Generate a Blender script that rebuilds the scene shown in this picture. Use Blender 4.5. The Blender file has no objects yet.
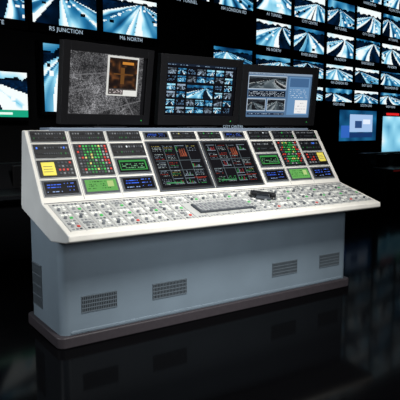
import bpy, bmesh, math, random
import numpy as np
from mathutils import Matrix, Vector
random.seed(7)
sc = bpy.context.scene
COL = sc.collection
try:
    sc.view_settings.view_transform = 'Standard'
    sc.view_settings.look = 'None'
except Exception: pass

def s2l(c):
    return tuple((x/12.92 if x <= .04045 else ((x+.055)/1.055)**2.4) for x in c)
def rgb(r,g,b): return s2l((r/255,g/255,b/255))

# ---------------------------------------------------------------- materials
def mat(name, col, rough=.5, metal=0., emit=0., noise=0., spec=.2, bump=0., nscale=30):
    m = bpy.data.materials.new(name); m.use_nodes = True
    nt = m.node_tree; b = nt.nodes['Principled BSDF']
    b.inputs['Base Color'].default_value = (*col,1)
    b.inputs['Roughness'].default_value = rough
    b.inputs['Metallic'].default_value = metal
    b.inputs['Specular IOR Level'].default_value = spec
    if emit:
        b.inputs['Emission Color'].default_value = (*col,1)
        b.inputs['Emission Strength'].default_value = emit
    if noise or bump:
        tc = nt.nodes.new('ShaderNodeTexCoord'); n = nt.nodes.new('ShaderNodeTexNoise')
        n.inputs['Scale'].default_value = nscale; n.inputs['Detail'].default_value = 5
        nt.links.new(tc.outputs['Object'], n.inputs['Vector'])
        if noise:
            r = nt.nodes.new('ShaderNodeValToRGB')
            r.color_ramp.elements[0].position=.3; r.color_ramp.elements[1].position=.7
            r.color_ramp.elements[0].color = (*[c*(1-noise) for c in col],1)
            r.color_ramp.elements[1].color = (*[min(1,c*(1+noise)) for c in col],1)
            nt.links.new(n.outputs['Fac'], r.inputs['Fac']); nt.links.new(r.outputs['Color'], b.inputs['Base Color'])
        if bump:
            bp = nt.nodes.new('ShaderNodeBump'); bp.inputs['Strength'].default_value = bump
            bp.inputs['Distance'].default_value = .002
            nt.links.new(n.outputs['Fac'], bp.inputs['Height']); nt.links.new(bp.outputs['Normal'], b.inputs['Normal'])
    return m
M = {}
def MM(k, *a, **kw): M[k] = mat(k, *a, **kw)
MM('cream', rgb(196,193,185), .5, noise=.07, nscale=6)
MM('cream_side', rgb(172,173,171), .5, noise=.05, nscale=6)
MM('plate', rgb(158,159,156), .5)
MM('body', rgb(93,105,114), .42, noise=.06, nscale=4, spec=.4)
MM('plinth', rgb(47,43,46), .5, noise=.1)
MM('black', rgb(14,15,18), .45)
MM('bezel', rgb(15,15,17), .4, spec=.25)
MM('dark', rgb(22,25,30), .6)
MM('grey', rgb(106,109,112), .45)
MM('lgrey', rgb(134,136,136), .45)
MM('dgrey', rgb(55,59,64), .5)
MM('vent', rgb(78,86,92), .5)
MM('white', rgb(208,208,202), .5)
MM('knob', rgb(76,80,84), .4)
MM('yellow', rgb(214,198,86), .8)
MM('e_green', rgb(45,150,65), .4, emit=.25)
MM('e_dgreen', rgb(30,95,45), .4, emit=.2)
MM('e_red', rgb(170,50,42), .4, emit=.2)
MM('e_yel', rgb(180,172,95), .4, emit=.2)
MM('e_blue', rgb(60,105,210), .4, emit=.6)
MM('e_white', rgb(185,190,195), .4, emit=.3)
MM('e_label', rgb(185,208,226), .4, emit=.85)
MM('wall', rgb(10,11,14), .7, noise=.2, nscale=2)
MM('frame', rgb(7,8,10), .4)
MM('desk_dark', rgb(14,15,18), .4)
MM('desk_red', rgb(140,40,40), .4, emit=.12)
MM('rail', rgb(104,116,132), .4)
def screen_mat(name, strength, rough=.25):
    m = bpy.data.materials.new(name); m.use_nodes=True
    nt=m.node_tree; b=nt.nodes['Principled BSDF']
    b.inputs['Base Color'].default_value=(.003,.003,.004,1); b.inputs['Roughness'].default_value=rough
    b.inputs['Specular IOR Level'].default_value=.08
    a=nt.nodes.new('ShaderNodeAttribute'); a.attribute_name='Col'
    nt.links.new(a.outputs['Color'], b.inputs['Emission Color']); b.inputs['Emission Strength'].default_value=strength
    return m
M['screen']=screen_mat('screen_lit',1.0)
M['wallscreen']=screen_mat('wall_screen_lit',1.0,.4)

# ---------------------------------------------------------------- helpers
class MB:
    def __init__(s, name, mats):
        s.name=name; s.mats=mats; s.bm=bmesh.new()
    def mi(s,m):
        if m not in s.mats: s.mats.append(m)
        return s.mats.index(m)
    def box(s, x0,x1,y0,y1,z0,z1, m, T=None):
        vs=[s.bm.verts.new((x,y,z)) for x in(x0,x1) for y in(y0,y1) for z in(z0,z1)]
        if T is not None:
            for v in vs: v.co=T@v.co
        i=s.mi(m)
        for f in ((0,1,3,2),(4,6,7,5),(0,4,5,1),(2,3,7,6),(0,2,6,4),(1,5,7,3)):
            fc=s.bm.faces.new([vs[k] for k in f]); fc.material_index=i
    def cyl(s, x,y,z0,z1,r, m, T=None, n=10, r2=None):
        r2=r if r2 is None else r2; i=s.mi(m)
        a=[s.bm.verts.new((x+r*math.cos(2*math.pi*k/n),y+r*math.sin(2*math.pi*k/n),z0)) for k in range(n)]
        b=[s.bm.verts.new((x+r2*math.cos(2*math.pi*k/n),y+r2*math.sin(2*math.pi*k/n),z1)) for k in range(n)]
        if T is not None:
            for v in a+b: v.co=T@v.co
        for k in range(n):
            f=s.bm.faces.new((a[k],a[(k+1)%n],b[(k+1)%n],b[k])); f.material_index=i
        f=s.bm.faces.new(b); f.material_index=i
        f=s.bm.faces.new(a[::-1]); f.material_index=i
    def extr(s, prof, x0,x1, m, msides=None):
        a=[s.bm.verts.new((x0,y,z)) for y,z in prof]; b=[s.bm.verts.new((x1,y,z)) for y,z in prof]
        n=len(prof); i=s.mi(m); j=s.mi(msides or m)
        for k in range(n):
            f=s.bm.faces.new((a[k],a[(k+1)%n],b[(k+1)%n],b[k])); f.material_index=i
        f=s.bm.faces.new(a[::-1]); f.material_index=j
        f=s.bm.faces.new(b); f.material_index=j
    def done(s, parent=None, mw=None, bevel=0, seg=2, smooth=False):
        bmesh.ops.recalc_face_normals(s.bm, faces=s.bm.faces)
        if smooth:
            for f in s.bm.faces: f.smooth=True
            for e in s.bm.edges:
                if len(e.link_faces)==2 and e.calc_face_angle(0)>math.radians(30): e.smooth=False
        me=bpy.data.meshes.new(s.name); s.bm.to_mesh(me); s.bm.free()
        for k in s.mats: me.materials.append(M[k])
        o=bpy.data.objects.new(s.name,me); COL.objects.link(o)
        if parent: o.parent=parent
        if mw is not None: o.matrix_local=mw
        if bevel:
            md=o.modifiers.new('bevel','BEVEL'); md.width=bevel; md.segments=seg; md.limit_method='ANGLE'; md.angle_limit=math.radians(30)
        return o
def empty(name, parent=None, mw=None):
    o=bpy.data.objects.new(name,None); COL.objects.link(o); o.empty_display_size=.1
    if parent: o.parent=parent
    if mw is not None: o.matrix_local=mw
    return o
def screen(name, img, w, h, mw, parent, m='screen'):
    """flat lit display; local x right, y up; lower-left corner at origin. img rows top->bottom sRGB"""
    H,W,_=img.shape
    vs=[(w*i/W, h*j/H, 0) for j in range(H+1) for i in range(W+1)]
    fs=[(j*(W+1)+i, j*(W+1)+i+1,(j+1)*(W+1)+i+1,(j+1)*(W+1)+i) for j in range(H) for i in range(W)]
    me=bpy.data.meshes.new(name); me.from_pydata(vs,[],fs)
    c=np.clip(img[::-1].reshape(-1,3),0,1); lin=np.where(c<=.04045,c/12.92,((c+.055)/1.055)**2.4)
    d=np.ones((len(fs)*4,4),np.float32); d[:,:3]=np.repeat(lin,4,axis=0)
    at=me.color_attributes.new('Col','FLOAT_COLOR','CORNER'); at.data.foreach_set('color',d.ravel())
    me.materials.append(M[m]); me.update()
    o=bpy.data.objects.new(name,me); COL.objects.link(o); o.parent=parent; o.matrix_local=mw
    return o
def fnoise(rng,H,W,cells):
    ch=max(2,int(cells*H/W)+2); cw=cells+2
    g=rng.random((ch,cw)); y=np.linspace(0,ch-1.001,H); x=np.linspace(0,cw-1.001,W)
    yi=y.astype(int); xi=x.astype(int); fy=(y-yi)[:,None]; fx=(x-xi)[None,:]
    return (g[yi][:,xi]*(1-fy)*(1-fx)+g[yi+1][:,xi]*fy*(1-fx)+g[yi][:,xi+1]*(1-fy)*fx+g[yi+1][:,xi+1]*fy*fx)
def bluemap(L):
    L=np.clip(L,0,1)
    r=np.interp(L,[0,.35,.6,.85,1],[.0,.015,.13,.62,.97]); g=np.interp(L,[0,.35,.6,.85,1],[.01,.13,.45,.88,1]); b=np.interp(L,[0,.35,.6,.85,1],[.03,.26,.64,.97,1])
    return np.stack([r,g,b],-1)
def road(seed,W=64,H=38,gain=1.):
    r=np.random.default_rng(seed)
    u=np.linspace(0,1,W)[None,:]; v=np.linspace(1,0,H)[:,None]
    u0=r.uniform(.15,.85); h=r.uniform(.62,.9); c=r.uniform(-.5,.5)
    d=np.maximum(h-v,0)+.03; a=(u-u0-c*d*d)/d+0*v
    L=.08+.22*fnoise(r,H,W,10)
    k=r.uniform(.5,.9)
    for cen in (r.uniform(-1.6,-.9),r.uniform(.5,1.2)):
        q=np.abs(a-cen)
        L=np.where(q<k, .60+.3*fnoise(r,H,W,6),L)
        L=np.where(np.abs(q-k)<.09,1.1,L)
        L=np.where((q<.06)&(((1/d*1.5)%1)<.6),1.1,L)
    st=np.interp(a.ravel(),np.linspace(-6,6,80),r.random(80)).reshape(a.shape)
    L=L*(.55+.75*st)
    for _ in range(14):   # vehicles
        dd=r.uniform(.08,.7); aa=r.choice([-1.4,-1.,.6,1.1])+r.uniform(-.2,.2)
        cu=u0+c*dd*dd+aa*dd; cv=h-dd; sz=.05*dd+.012
        mk=(np.abs(u-cu)<sz)&(np.abs(v-cv)<sz*1.2); L=np.where(mk, r.choice([.02,1.]),L)
    sky=.3+.5*fnoise(r,H,W,5)
    if r.random()<.5: sky=.8+.25*fnoise(r,H,W,4)
    tre=h+.12*fnoise(r,H,W,14)[:1,:]
    L=np.where(v>h,np.where(v>tre,sky,.05),L)
    return bluemap(L*gain)
def rect(I,x0,y0,x1,y1,c):
    H,W,_=I.shape; I[int(y0*H):max(int(y0*H)+1,int(y1*H)),int(x0*W):max(int(x0*W)+1,int(x1*W))]=c
def paste(I,J,x0,y0,x1,y1):
    H,W,_=I.shape; a,b,c,d=int(y0*H),int(y1*H),int(x0*W),int(x1*W)
    yy=(np.arange(b-a)*J.shape[0]//(b-a)); xx=(np.arange(d-c)*J.shape[1]//(d-c)); I[a:b,c:d]=J[yy][:,xx]
def textish(I,x0,y0,x1,y1,c,r,rows,dens=.5,bg=None):
    H,W,_=I.shape
    if bg is not None: rect(I,x0,y0,x1,y1,bg)
    a,b=int(y0*H),int(y1*H)
    for k in range(rows):
        y=min(H-1,int(a+(b-a)*(k+.5)/rows))
        for x in range(int(x0*W),int(x1*W)):
            if r.random()<dens: I[y,x]=c

# ---------------------------------------------------------------- room
def planebox(name,m,x0,x1,y0,y1,z0,z1,mw=None):
    b=MB(name,[m]); b.box(x0,x1,y0,y1,z0,z1,m); return b.done(mw=mw)
ang=math.radians(8.6)
WT=Matrix.Translation((1.2,4.0,0))@Matrix.Rotation(ang,4,'Z')
fm=bpy.data.materials.new('polished_black_floor'); fm.use_nodes=True
nt=fm.node_tree; nt.nodes.clear()
out=nt.nodes.new('ShaderNodeOutputMaterial'); mx=nt.nodes.new('ShaderNodeMixShader'); df=nt.nodes.new('ShaderNodeBsdfDiffuse'); gl=nt.nodes.new('ShaderNodeBsdfGlossy')
df.inputs['Color'].default_value=(.0015,.0015,.0018,1); gl.inputs['Color'].default_value=(.8,.8,.8,1)
tc=nt.nodes.new('ShaderNodeTexCoord'); nz=nt.nodes.new('ShaderNodeTexNoise'); nz.inputs['Scale'].default_value=1.3; nz.inputs['Detail'].default_value=6
mr=nt.nodes.new('ShaderNodeMapRange'); mr.inputs['To Min'].default_value=.05; mr.inputs['To Max'].default_value=.12
nt.links.new(tc.outputs['Object'],nz.inputs['Vector']); nt.links.new(nz.outputs['Fac'],mr.inputs['Value']); nt.links.new(mr.outputs['Result'],gl.inputs['Roughness'])
mx.inputs['Fac'].default_value=.032
nt.links.new(df.outputs[0],mx.inputs[1]); nt.links.new(gl.outputs[0],mx.inputs[2]); nt.links.new(mx.outputs[0],out.inputs[0])
M['floor']=fm
planebox('floor','floor',-4,13,-5.5,8,-.1,0)
planebox('ceiling','wall',-4,13,-5.5,8,5.2,5.3)
planebox('wall_back','wall',-5.2,12.2,.12,.25,0,5.2,WT)
planebox('wall_left','wall',-4.1,-4,-5.5,8,0,5.2)
planebox('wall_right','wall',13,13.1,-5.5,8,0,5.2)
planebox('wall_front','wall',-4,13,-5.6,-5.5,0,5.2)

# ---------------------------------------------------------------- video wall
vw=empty('video_wall',mw=WT)
fr=MB('screen_cabinets',['frame'])
RX=Matrix.Rotation(math.radians(90),4,'X')
names=['SOUTH LINK','CITY CENTRE','N4 LONDON RD','RS JUNCTION','RIVER BRIDGE','WEST RING','A1 TUNNEL','EAST GATE','HARBOUR RD','M6 NORTH']
cnt=[0]
def wscreen(s0,s1,z0,z1,seed,label=True,img=None,lm='e_label',gain=1.):
    cnt[0]+=1; lb=.11 if label else .04
    fr.box(s0,s1,-.02,.12,z0,z1,'frame')
    I=road(seed,gain=gain) if img is None else img
    screen('display_%d'%cnt[0],I,s1-s0-.09,z1-z0-lb-.04,Matrix.Translation((s0+.045,-.024,z0+lb))@RX,vw,'wallscreen')
    if label:
        c=bpy.data.curves.new('label_%d'%cnt[0],'FONT'); c.body=names[(cnt[0]*3)%10]; c.size=.075; c.align_x='CENTER'; c.space_character=1.1
        c.materials.append(M[lm]); o=bpy.data.objects.new('label_%d'%cnt[0],c); COL.objects.link(o); o.parent=vw
        o.matrix_local=Matrix.Translation(((s0+s1)/2,-.026,z0+.03))@RX
sd=10
for k in range(6):
    s0=4.19+1.07*k
    for z0,z1 in ((4.08,4.72),(3.42,4.05),(2.80,3.39),(2.32,2.77),(1.88,2.29)):
        sd+=1; wscreen(s0,s0+1.05,z0,z1,sd,gain=1.08)
for k in range(2):
    for z0,z1 in ((4.0,4.62),(3.36,3.97)):
        sd+=1; wscreen(2.08+1.06*k,3.12+1.06*k,z0,z1,sd)
wscreen(3.14,4.17,2.36,2.82,71); wscreen(3.14,4.17,1.88,2.33,72); wscreen(3.14,4.17,1.4,1.85,73)
for k in range(3):
    for z0,z1 in ((3.36,4.0),(2.66,3.33)):
        sd+=1; wscreen(-1.13+1.06*k,-.09+1.06*k,z0,z1,sd,gain=1.1)
I=road(90,gain=1.4); H,W,_=I.shape
I[-6:]=(.1,.65,.5); I[-4:-2,5:50]=(.9,1,.95); wscreen(-1.13,-.09,1.52,2.16,90,False,I)
wscreen(.06,1.15,1.6,2.56,91,False)
I=bluemap(.40+.2*fnoise(np.random.default_rng(3),38,64,6)); rect(I,.28,.15,.9,.72,(.66,.78,.93)); rect(I,.06,.5,.28,.9,(.2,.4,.75)); rect(I,.42,.35,.60,.6,(.18,.30,.5)); rect(I,.64,.3,.84,.45,(.9,.94,1.)); rect(I,.28,.75,.9,.9,(.1,.22,.42))
wscreen(6.85,8.42,1.12,1.86,5,False,I)
I=bluemap(.66+.4*fnoise(np.random.default_rng(8),38,64,5)); I[:4]=(.02,.02,.03); I[1:3,6:30]=(.9,.15,.15); I[1:3,36:58]=(.3,.9,.5)
wscreen(8.62,10.3,.75,1.86,6,False,I)
fr.done(vw)

def opdesk(s0,s1,d0,d1,z,red):
    e=empty('operator_desk',mw=WT@Matrix.Translation((s0,-d1,0)))
    b=MB('desk_shell',['desk_dark']); L=s1-s0; D=d1-d0
    b.extr([(.12,0),(.12,z-.12),(0,z-.06),(0,z),(D*.55,z+.02),(D*.8,z+.3),(D,z+.3),(D,0)],0,L,'desk_dark')
    for k in range(int(L/.7)):
        x=.15+k*.7
        b.box(x,x+.5,D*.56,D*.56+.03,z+.02,z+.28,'bezel')
    b.done(e,bevel=.01)
    t=MB('edge_strip',['desk_red' if red else 'dark']); t.box(0,L,-.015,0,z-.045,z-.015,t.mats[0]); t.done(e)
opdesk(-1.6,2.0,.5,1.3,.72,False)
opdesk(6.9,10.6,.5,1.3,.62,True)

# ---------------------------------------------------------------- control console
L0,L1=-.052,2.716; BL=2.664
con=empty('control_console')
def rrect(x0,x1,y0,y1,r,n=8):
    P=[]
    for cx,cy,a0 in ((x1-r,y1-r,0),(x0+r,y1-r,90),(x0+r,y0+r,180),(x1-r,y0+r,270)):
        for k in range(n+1):
            a=math.radians(a0+90*k/n); P.append((cx+r*math.cos(a),cy+r*math.sin(a)))
    return P
def prism(name,P,z0,z1f,m,parent,bevel=0):
    b=MB(name,[m]); n=len(P)
    A=[b.bm.verts.new((x,y,z0)) for x,y in P]; B=[b.bm.verts.new((x,y,z1f(y))) for x,y in P]
    for k in range(n): b.bm.faces.new((A[k],A[(k+1)%n],B[(k+1)%n],B[k]))
    b.bm.faces.new(B); b.bm.faces.new(A[::-1])
    return b.done(parent,bevel=bevel,smooth=True)
prism('plinth',rrect(-.03,BL+.03,-.03,.64,.05),0,lambda y:.075,'plinth',con,.008)
prism('cabinet',rrect(0,BL,0,.61,.06),.075,lambda y:.70+.14*max(0,y)/.6,'body',con)
tb=MB('cabinet_trim',['body'])
tb.box(.06,BL-.06,-.005,.01,.08,.10,'body'); tb.done(con,bevel=.004)
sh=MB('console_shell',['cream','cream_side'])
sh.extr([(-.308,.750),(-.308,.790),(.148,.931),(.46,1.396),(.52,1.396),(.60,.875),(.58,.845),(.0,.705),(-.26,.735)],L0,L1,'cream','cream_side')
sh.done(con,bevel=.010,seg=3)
rl=MB('monitor_rail',['rail']); rl.box(.12,2.6,.455,.66,1.385,1.415,'rail'); rl.box(.12,2.6,.53,.60,1.2,1.385,'rail'); rl.done(con,bevel=.006)
vt=MB('vents',['black','vent'])
def vent(T,w,h):
    vt.box(0,w,-.003,.004,0,h,'black',T)
    n=int(w/.012)
    for k in range(n+1):
        x=k*w/n; vt.box(x-.0026,x+.0026,-.006,.0,0,h,'vent',T)
    for q in range(5): vt.box(-.003,w+.003,-.007,.0,h*q/4-.003,h*q/4+.003,'vent',T)
for x0,x1 in ((.14,.39),(.67,.95),(1.78,2.05),(2.32,2.56)): vent(Matrix.Translation((x0,0,.215)),x1-x0,.105)
vent(Matrix.Translation((0,.54,.17))@Matrix.Rotation(math.radians(-90),4,'Z'),.18,.30)
vt.done(con)

def slope(y0,z0,y1,z1):
    d=Vector((0,y1-y0,z1-z0)); l=d.length; d/=l
    n=Vector((0,-d.z,d.y))
    T=Matrix(((1,0,0,0),(0,d.y,n.y,y0),(0,d.z,n.z,z0),(0,0,0,1))); return T,l
PT,PL=slope(.148,.931,.46,1.396)
DT,DL=slope(-.308,.790,.148,.931)
pn=MB('instrument_modules',['black','plate'])
rg=random.Random(5)
def module(x0,x1,s0,s1,face='black'):
    pn.box(x0-.007,x1+.007,s0-.007,s1+.007,-.003,.004,'lgrey')
    pn.box(x0,x1,s0,s1,0,.009,face)
def buttons(x0,x1,s0,s1,nx,ny,cols,fill=.6,z=.009,p=1.):
    dx=(x1-x0)/nx; dy=(s1-s0)/ny
    for i in range(nx):
        for j in range(ny):
            if rg.random()>p: continue
            c=rg.choice(cols) if not callable(cols) else cols(i,j)
            if c is None: continue
            a=x0+dx*(i+.5-fill/2); b=s0+dy*(j+.5-fill/2)
            pn.box(a,a+dx*fill,b,b+dy*fill,z-.001,z+.005,c)
def strip(x0,x1,s0,s1,accent):
    module(x0,x1,s0,s1)
    h=s1-s0
    buttons(x0+.01,x1-.01,s0+h*.58,s0+h*.84,12,1,['dgrey','dgrey','black','grey',accent],.5)
    buttons(x0+.01,x1-.01,s0+h*.16,s0+h*.40,14,1,['dgrey','black','dgrey','dgrey','e_dgreen'],.45)
def matrix(x0,x1,s0,s1):
    module(x0,x1,s0,s1)
    def c(i,j):
        if i<2: return rg.choice(['e_red','dgrey','grey','dgrey'])
        if i>7: return rg.choice(['e_red','dgrey','dgrey','lgrey'])
        if j in (0,4): return rg.choice(['lgrey','dgrey','e_dgreen'])
        return rg.choice(['e_green','e_dgreen','e_dgreen','e_yel','e_green','e_green'])
    buttons(x0+.01,x1-.01,s0+.01,s1-.01,10,10,c,.55)
def lcd(x0,x1,s0,s1,kind):
    module(x0,x1,s0,s1,'dgrey')
    r=np.random.default_rng(int(x0*1000)+500); I=np.zeros((14,40,3))+.02
    if kind=='blue':
        textish(I,.08,.15,.5,.6,(.25,.45,1.),r,2,.7); textish(I,.6,.1,.92,.9,(.35,.5,.95),r,3,.5); textish(I,.05,.7,.5,.95,(.6,.7,.9),r,1,.4)
    elif kind=='green':
        I[:]=(.40,.68,.34); textish(I,.06,.1,.94,.9,(.1,.3,.1),r,4,.35); rect(I,.7,.2,.9,.7,(.72,.82,.52))
    elif kind=='frame':
        rect(I,.05,.1,.95,.9,(.22,.58,.27)); rect(I,.09,.22,.91,.8,(.03,.06,.04)); textish(I,.12,.3,.88,.75,(.45,.7,.5),r,3,.4)
    m=.012
    screen('lcd_%d'%int(1000+x0*1000+s0*10000),I,x1-x0-2*m,s1-s0-2*m,PT@Matrix.Translation((x0+m,s0+m,.0102)),con)
def note(x,s,w,h,T=PT):
    pn.box(x,x+w,s,s+h,.012,.0155,'yellow')
    for k in range(3): pn.box(x+.01,x+w*.8,s+h*(.25+.2*k),s+h*(.25+.2*k)+.004,.0155,.0159,'dgrey')
R=((.465,.548),(.335,.44),(.185,.315),(.045,.16))
A=(-.022,.225);B=(.26,.515);C=(.545,.81);E=(1.86,2.10);F=(2.135,2.375);G=(2.41,2.66)
strip(*A,*R[0],'grey'); strip(*A,*R[1],'e_blue'); module(*A,*R[2],'black'); buttons(A[0]+.13,A[1]-.01,R[2][0]+.01,R[2][1]-.01,4,4,['dgrey','dgrey','e_red','grey'],.5); lcd(*A,*R[3],'blue')
note(.0,.195,.09,.10)
strip(*B,*R[0],'grey'); matrix(*B,.185,.44); lcd(*B,*R[3],'green')
strip(*C,*R[0],'grey'); strip(*C,*R[1],'e_white'); lcd(*C,.185,.315,'frame'); lcd(*C,*R[3],'blue')
lcd(.845,1.06,.475,.54,'blue'); strip(1.09,1.31,.475,.54,'e_yel'); strip(1.345,1.56,.475,.54,'e_green'); lcd(1.595,1.81,.475,.54,'blue')
strip(*E,*R[0],'e_white'); strip(*E,*R[1],'grey'); lcd(*E,.185,.315,'frame'); lcd(*E,*R[3],'blue')
strip(*F,*R[0],'e_green'); matrix(*F,.185,.44); lcd(*F,*R[3],'green')
strip(*G,*R[0],'grey'); strip(*G,*R[1],'e_blue'); module(*G,*R[2],'black'); buttons(G[0]+.01,G[1]-.1,R[2][0]+.01,R[2][1]-.01,4,4,['dgrey','dgrey','e_red','grey'],.5); lcd(*G,*R[3],'blue')
note(2.56,.215,.08,.09)
def proc(seed):
    r=np.random.default_rng(seed); I=np.zeros((84,92,3))+.02
    for k in range(5):
        for j in range(4):
            x=.04+j*.24; y=.05+k*.19
            if r.random()<.3: continue
            if r.random()<.75:
                for q in range(4):
                    c=[(.65,.70,.70),(.62,.2,.15),(.25,.62,.35),(.5,.55,.6),(.65,.6,.3)][r.choice(5,p=[.3,.18,.15,.30,.07])]
                    textish(I,x,y+q*.038,x+.17,y+q*.038+.03,c,r,1,.5)
            else:
                rect(I,x,y,x+.18,y+.012,(.5,.55,.6)); rect(I,x,y+.13,x+.18,y+.142,(.5,.55,.6))
                for q in range(6): rect(I,x+.03*q,y+.13-.11*r.random(),x+.03*q+.012,y+.13,[(.2,.6,.3),(.6,.2,.2),(.55,.6,.65)][r.integers(3)])
    for x in (.26,.5,.745): rect(I,x,.04,x+.008,.95,(.35,.4,.42))
    for y in (.4,.62): rect(I,.04,y,.96,y+.01,(.35,.4,.42))
    rect(I,.7,.80,.96,.82,(.6,.2,.15)); rect(I,.1,.9,.45,.92,(.3,.6,.4)); rect(I,.55,.1,.72,.32,(.03,.03,.03))
    for q in range(10): rect(I,.56+.015*q,.30-.18*abs(math.sin(q)),.565+.015*q,.31,(.6,.3,.2))
    return I
for i,(a,b) in enumerate(((.845,1.31),(1.345,1.81))):
    module(a,b,.035,.445,'black'); pn.box(a-.012,b+.012,.023,.457,-.003,.007,'dgrey')
    screen('process_display_%d'%(i+1),proc(40+i),b-a-.03,.38,PT@Matrix.Translation((a+.015,.05,.0102)),con)
for x in (.2425,.53,.8275,1.3275,1.835,2.1175,2.3925): pn.box(x-.0015,x+.0015,.01,.55,0,.0012,'grey')
pn.done(con,mw=PT)

# --- worktop channel strips
wk=MB('worktop_controls',['plate','grey'])
n=27; x0=-.02; pitch=(2.685-x0)/n
def led(x,y,c,w=.016,h=.012,z=.006): wk.box(x-w/2,x+w/2,y-h/2,y+h/2,0,z,c)
for k in range(n):
    cx=x0+pitch*(k+.5)
    wk.box(cx-pitch*.46,cx+pitch*.46,.055,.445,0,.0022,'plate')
    wk.box(cx-pitch*.5-.0012,cx-pitch*.5+.0012,.045,.455,0,.0012,'grey')
    key=.93<cx<1.43
    for j,y in enumerate((.425,.385,.345,.305,.265,.225,.185,.145,.105,.072)):
        if key and .09<y<.27: continue
        if j%3==0:
            for sx in (-.024,.0,.024): led(cx+sx,y,rg.choice(['dgrey','lgrey','grey','lgrey','grey']),.013,.012)
        elif j%3==1:
            for sx in (-.024,.0,.024): led(cx+sx,y,rg.choice(['white','lgrey','white','white','grey']),.018,.022,.008)
        else:
            wk.cyl(cx-.018,y,.0,.018,.012,rg.choice(['knob','grey','lgrey']),r2=.009)
            acc='e_green' if (j==5 and k%2==0) or (j==2 and k%3==1) else ('e_red' if j==8 and k%4==0 else rg.choice(['white','white','lgrey']))
            led(cx+.020,y,acc,.018,.016,.008)
wk.box(L0+.01,L1-.01,.462,.468,0,.003,'grey')
wk.done(con,mw=DT)
kb=MB('keyboard',['black'])
kb.box(0,.47,0,.14,.002,.014,'dgrey')
for i in range(18):
    for j in range(5): kb.box(.012+i*.0250,.032+i*.0250,.010+j*.0250,.030+j*.0250,.014,.021,'lgrey' if (i+j)%3 else 'grey')
kb.done(mw=DT@Matrix.Translation((.945,.115,.002)),bevel=.002,seg=1)
hs=MB('telephone_handset',['black'])
hs.box(-.06,.06,-.045,.045,.002,.018,'dgrey')
hs.box(-.085,.085,-.014,.014,.035,.052,'black')
hs.box(-.10,-.055,-.024,.024,.018,.046,'black'); hs.box(.055,.10,-.024,.024,.018,.046,'black')
hs.done(mw=DT@Matrix.Translation((1.62,.27,.006))@Matrix.Rotation(math.radians(-25),4,'Z'),bevel=.006)

# ---------------------------------------------------------------- monitors
def img1():
    r=np.random.default_rng(1); H,W=90,116
    g=.25*fnoise(r,H,W,50)+.2*fnoise(r,H,W,18)+.5*(r.random((H,W))**2)*.7+.02
    g=g*(.55+.65*fnoise(r,H,W,5))
    yy,xx=np.mgrid[0:H,0:W]
    for p,q,o in ((.5,1,30),(.9,-.5,20),(.3,1,75),(1,.15,60),(.15,1,10)):
        dd=np.abs(p*xx+q*yy-o-25); g=np.where(dd<.8,.42,g)
    g=np.where((np.abs(np.hypot(xx-20,yy-75)-22)<1),.4,g)
    I=np.stack([g,g,g*1.02],-1)
    rect(I,.48,.02,.90,.68,(.85,.85,.83)); rect(I,.50,.05,.88,.66,(.12,.08,.05))
    w=fnoise(r,40,40,8); J=np.stack([.42*w**2+.08,.25*w**2+.05,.11*w**2+.03],-1)
    J[4:8,18:34]=(.8,.52,.2); J[12:34,16:21]=(.42,.27,.11); J[20:22,6:34]=(.4,.25,.1); paste(I,J,.50,.05,.88,.55); rect(I,.5,.56,.88,.66,(.30,.28,.27))
    textish(I,.52,.57,.74,.65,(.85,.8,.8),r,3,.4); rect(I,.70,.58,.88,.67,(.9,.9,.88)); rect(I,.96,0,1,1,(.05,.05,.05))
    return I
def img2():
    r=np.random.default_rng(2); H,W=90,116; I=np.zeros((H,W,3))+(.01,.015,.03)
    rect(I,0,0,1,.05,(.10,.14,.2)); textish(I,.03,.0,.97,.05,(.55,.65,.75),r,1,.35)
    for k in range(7):
        for j in range(6):
            x=.03+k*.136; y=.09+j*.15
            if j in (2,3) and k in (2,3,4): continue
            if (k*5+j*3)%7==3: textish(I,x,y,x+.11,y+.11,(.4,.55,.7),r,4,.35); continue
            J=road(200+k*9+j,18,14,gain=.9)
            if (k+j)%3==0: J=J.mean(-1,keepdims=True)*np.array((.7,.8,.9))
            paste(I,J,x,y,x+.115,y+.11)
    paste(I,road(262,40,24,gain=.9),.31,.40,.68,.66)
    return I
def img3():
    r=np.random.default_rng(3); H,W=90,116; I=np.zeros((H,W,3))+(.33,.45,.58)
    rect(I,0,0,1,.05,(.55,.62,.7)); textish(I,.02,0,.6,.05,(.15,.2,.25),r,1,.4)
    for (a,b,c,d,s) in ((.03,.09,.60,.36,302),(.03,.60,.30,.85,303),(.33,.60,.60,.85,304)):
        rect(I,a-.01,b-.015,c+.01,d+.02,(.70,.76,.82))
        J=road(s,50,30,gain=.8); g=J.mean(-1,keepdims=True); J=.15*J+.5*g+.05; paste(I,J,a,b,c,d)
    rect(I,.03,.41,.60,.55,(.07,.10,.15)); textish(I,.04,.42,.58,.54,(.75,.8,.85),r,4,.45)
    rect(I,.64,.08,.98,.95,(.40,.56,.72)); rect(I,.66,.1,.96,.3,(.26,.40,.56)); textish(I,.67,.34,.95,.56,(.85,.9,.95),r,5,.28)
    rect(I,.76,.60,.96,.92,(.93,.93,.93)); textish(I,.78,.64,.94,.9,(.4,.42,.5),r,4,.35)
    rect(I,.03,.90,.60,.96,(.15,.2,.28)); textish(I,.04,.90,.6,.96,(.7,.8,.9),r,1,.4)
    return I
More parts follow.
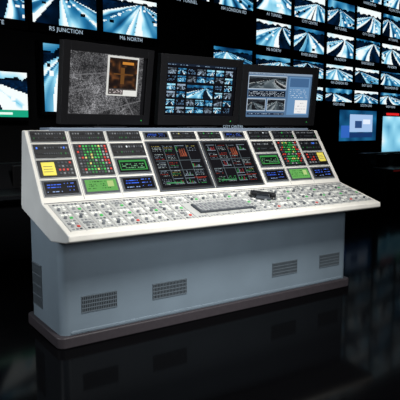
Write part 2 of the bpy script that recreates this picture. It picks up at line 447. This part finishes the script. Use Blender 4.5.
for cx,phi,img in ((.585,10.7,img1()),(1.42,0,img2()),(2.285,-10.7,img3())):
    w,h=(.80,.575) if phi>0 else ((.80,.55) if phi==0 else (.785,.53))
    e=empty('computer_monitor',mw=Matrix.Translation((cx,.555,1.415))@Matrix.Rotation(math.radians(phi),4,'Z'))
    st=MB('stand',['black']); st.box(-.15,.15,-.075,.075,0,.012,'black'); st.box(-.05,.05,.0,.03,.012,.20,'black')
    st.done(e,bevel=.004)
    TT=Matrix.Translation((0,-.02,.025))@Matrix.Rotation(math.radians(8),4,'X')
    b=MB('bezel',['bezel'])
    bs,bt,bb=.058,.065,.075
    b.box(-w/2,w/2,.008,.045,0,h,'bezel')
    b.box(-w/2,-w/2+bs,-.012,.008,0,h,'bezel'); b.box(w/2-bs,w/2,-.012,.008,0,h,'bezel')
    b.box(-w/2+bs,w/2-bs,-.012,.008,h-bt,h,'bezel'); b.box(-w/2+bs,w/2-bs,-.012,.008,0,bb,'bezel')
    b.box(-w*.3,w*.3,.045,.08,.1,h-.1,'bezel')
    b.box(w/2-.09,w/2-.08,-.014,-.011,.03,.038,'e_green')
    b.done(e,mw=TT,bevel=.005)
    screen('screen',img,w-2*bs,h-bt-bb,TT@Matrix.Translation((-w/2+bs,.0075,bb))@RX,e)

# ---------------------------------------------------------------- lights
def area(name,loc,target,size,power,col=(1,1,1),spread=180):
    l=bpy.data.lights.new(name,'AREA'); l.size=size; l.energy=power; l.color=col; l.spread=math.radians(spread)
    o=bpy.data.objects.new(name,l); COL.objects.link(o); o.location=loc
    o.rotation_euler=(Vector(target)-Vector(loc)).to_track_quat('-Z','Y').to_euler(); return o
area('unseen_softlight',(1.1,-3.0,4.4),(1.2,0,.8),1.4,56,(1,.985,.96),62)
area('unseen_softlight.001',(.3,-4.8,2.2),(1.2,0,.4),1.2,20,(.92,.96,1),56)  # unseen low light put behind the camera, aimed at the console front
area('unseen_softlight.002',(-3.4,1.2,2.6),(0,.3,.7),1.0,13,(.90,.95,1),50)  # fill light added out of view to brighten the console's left end
wd=bpy.data.worlds.new('world'); sc.world=wd; wd.use_nodes=True
wd.node_tree.nodes['Background'].inputs['Color'].default_value=(.05,.06,.08,1); wd.node_tree.nodes['Background'].inputs['Strength'].default_value=.3

cam=bpy.data.cameras.new('camera'); co=bpy.data.objects.new('camera',cam); COL.objects.link(co)
cam.sensor_width=36; cam.lens=566.88*36/400; co.location=(-1.226,-3.405,1.4)
co.rotation_euler=(math.radians(90-7.062),0,math.radians(55.99-90)); cam.clip_start=.05
sc.camera=co
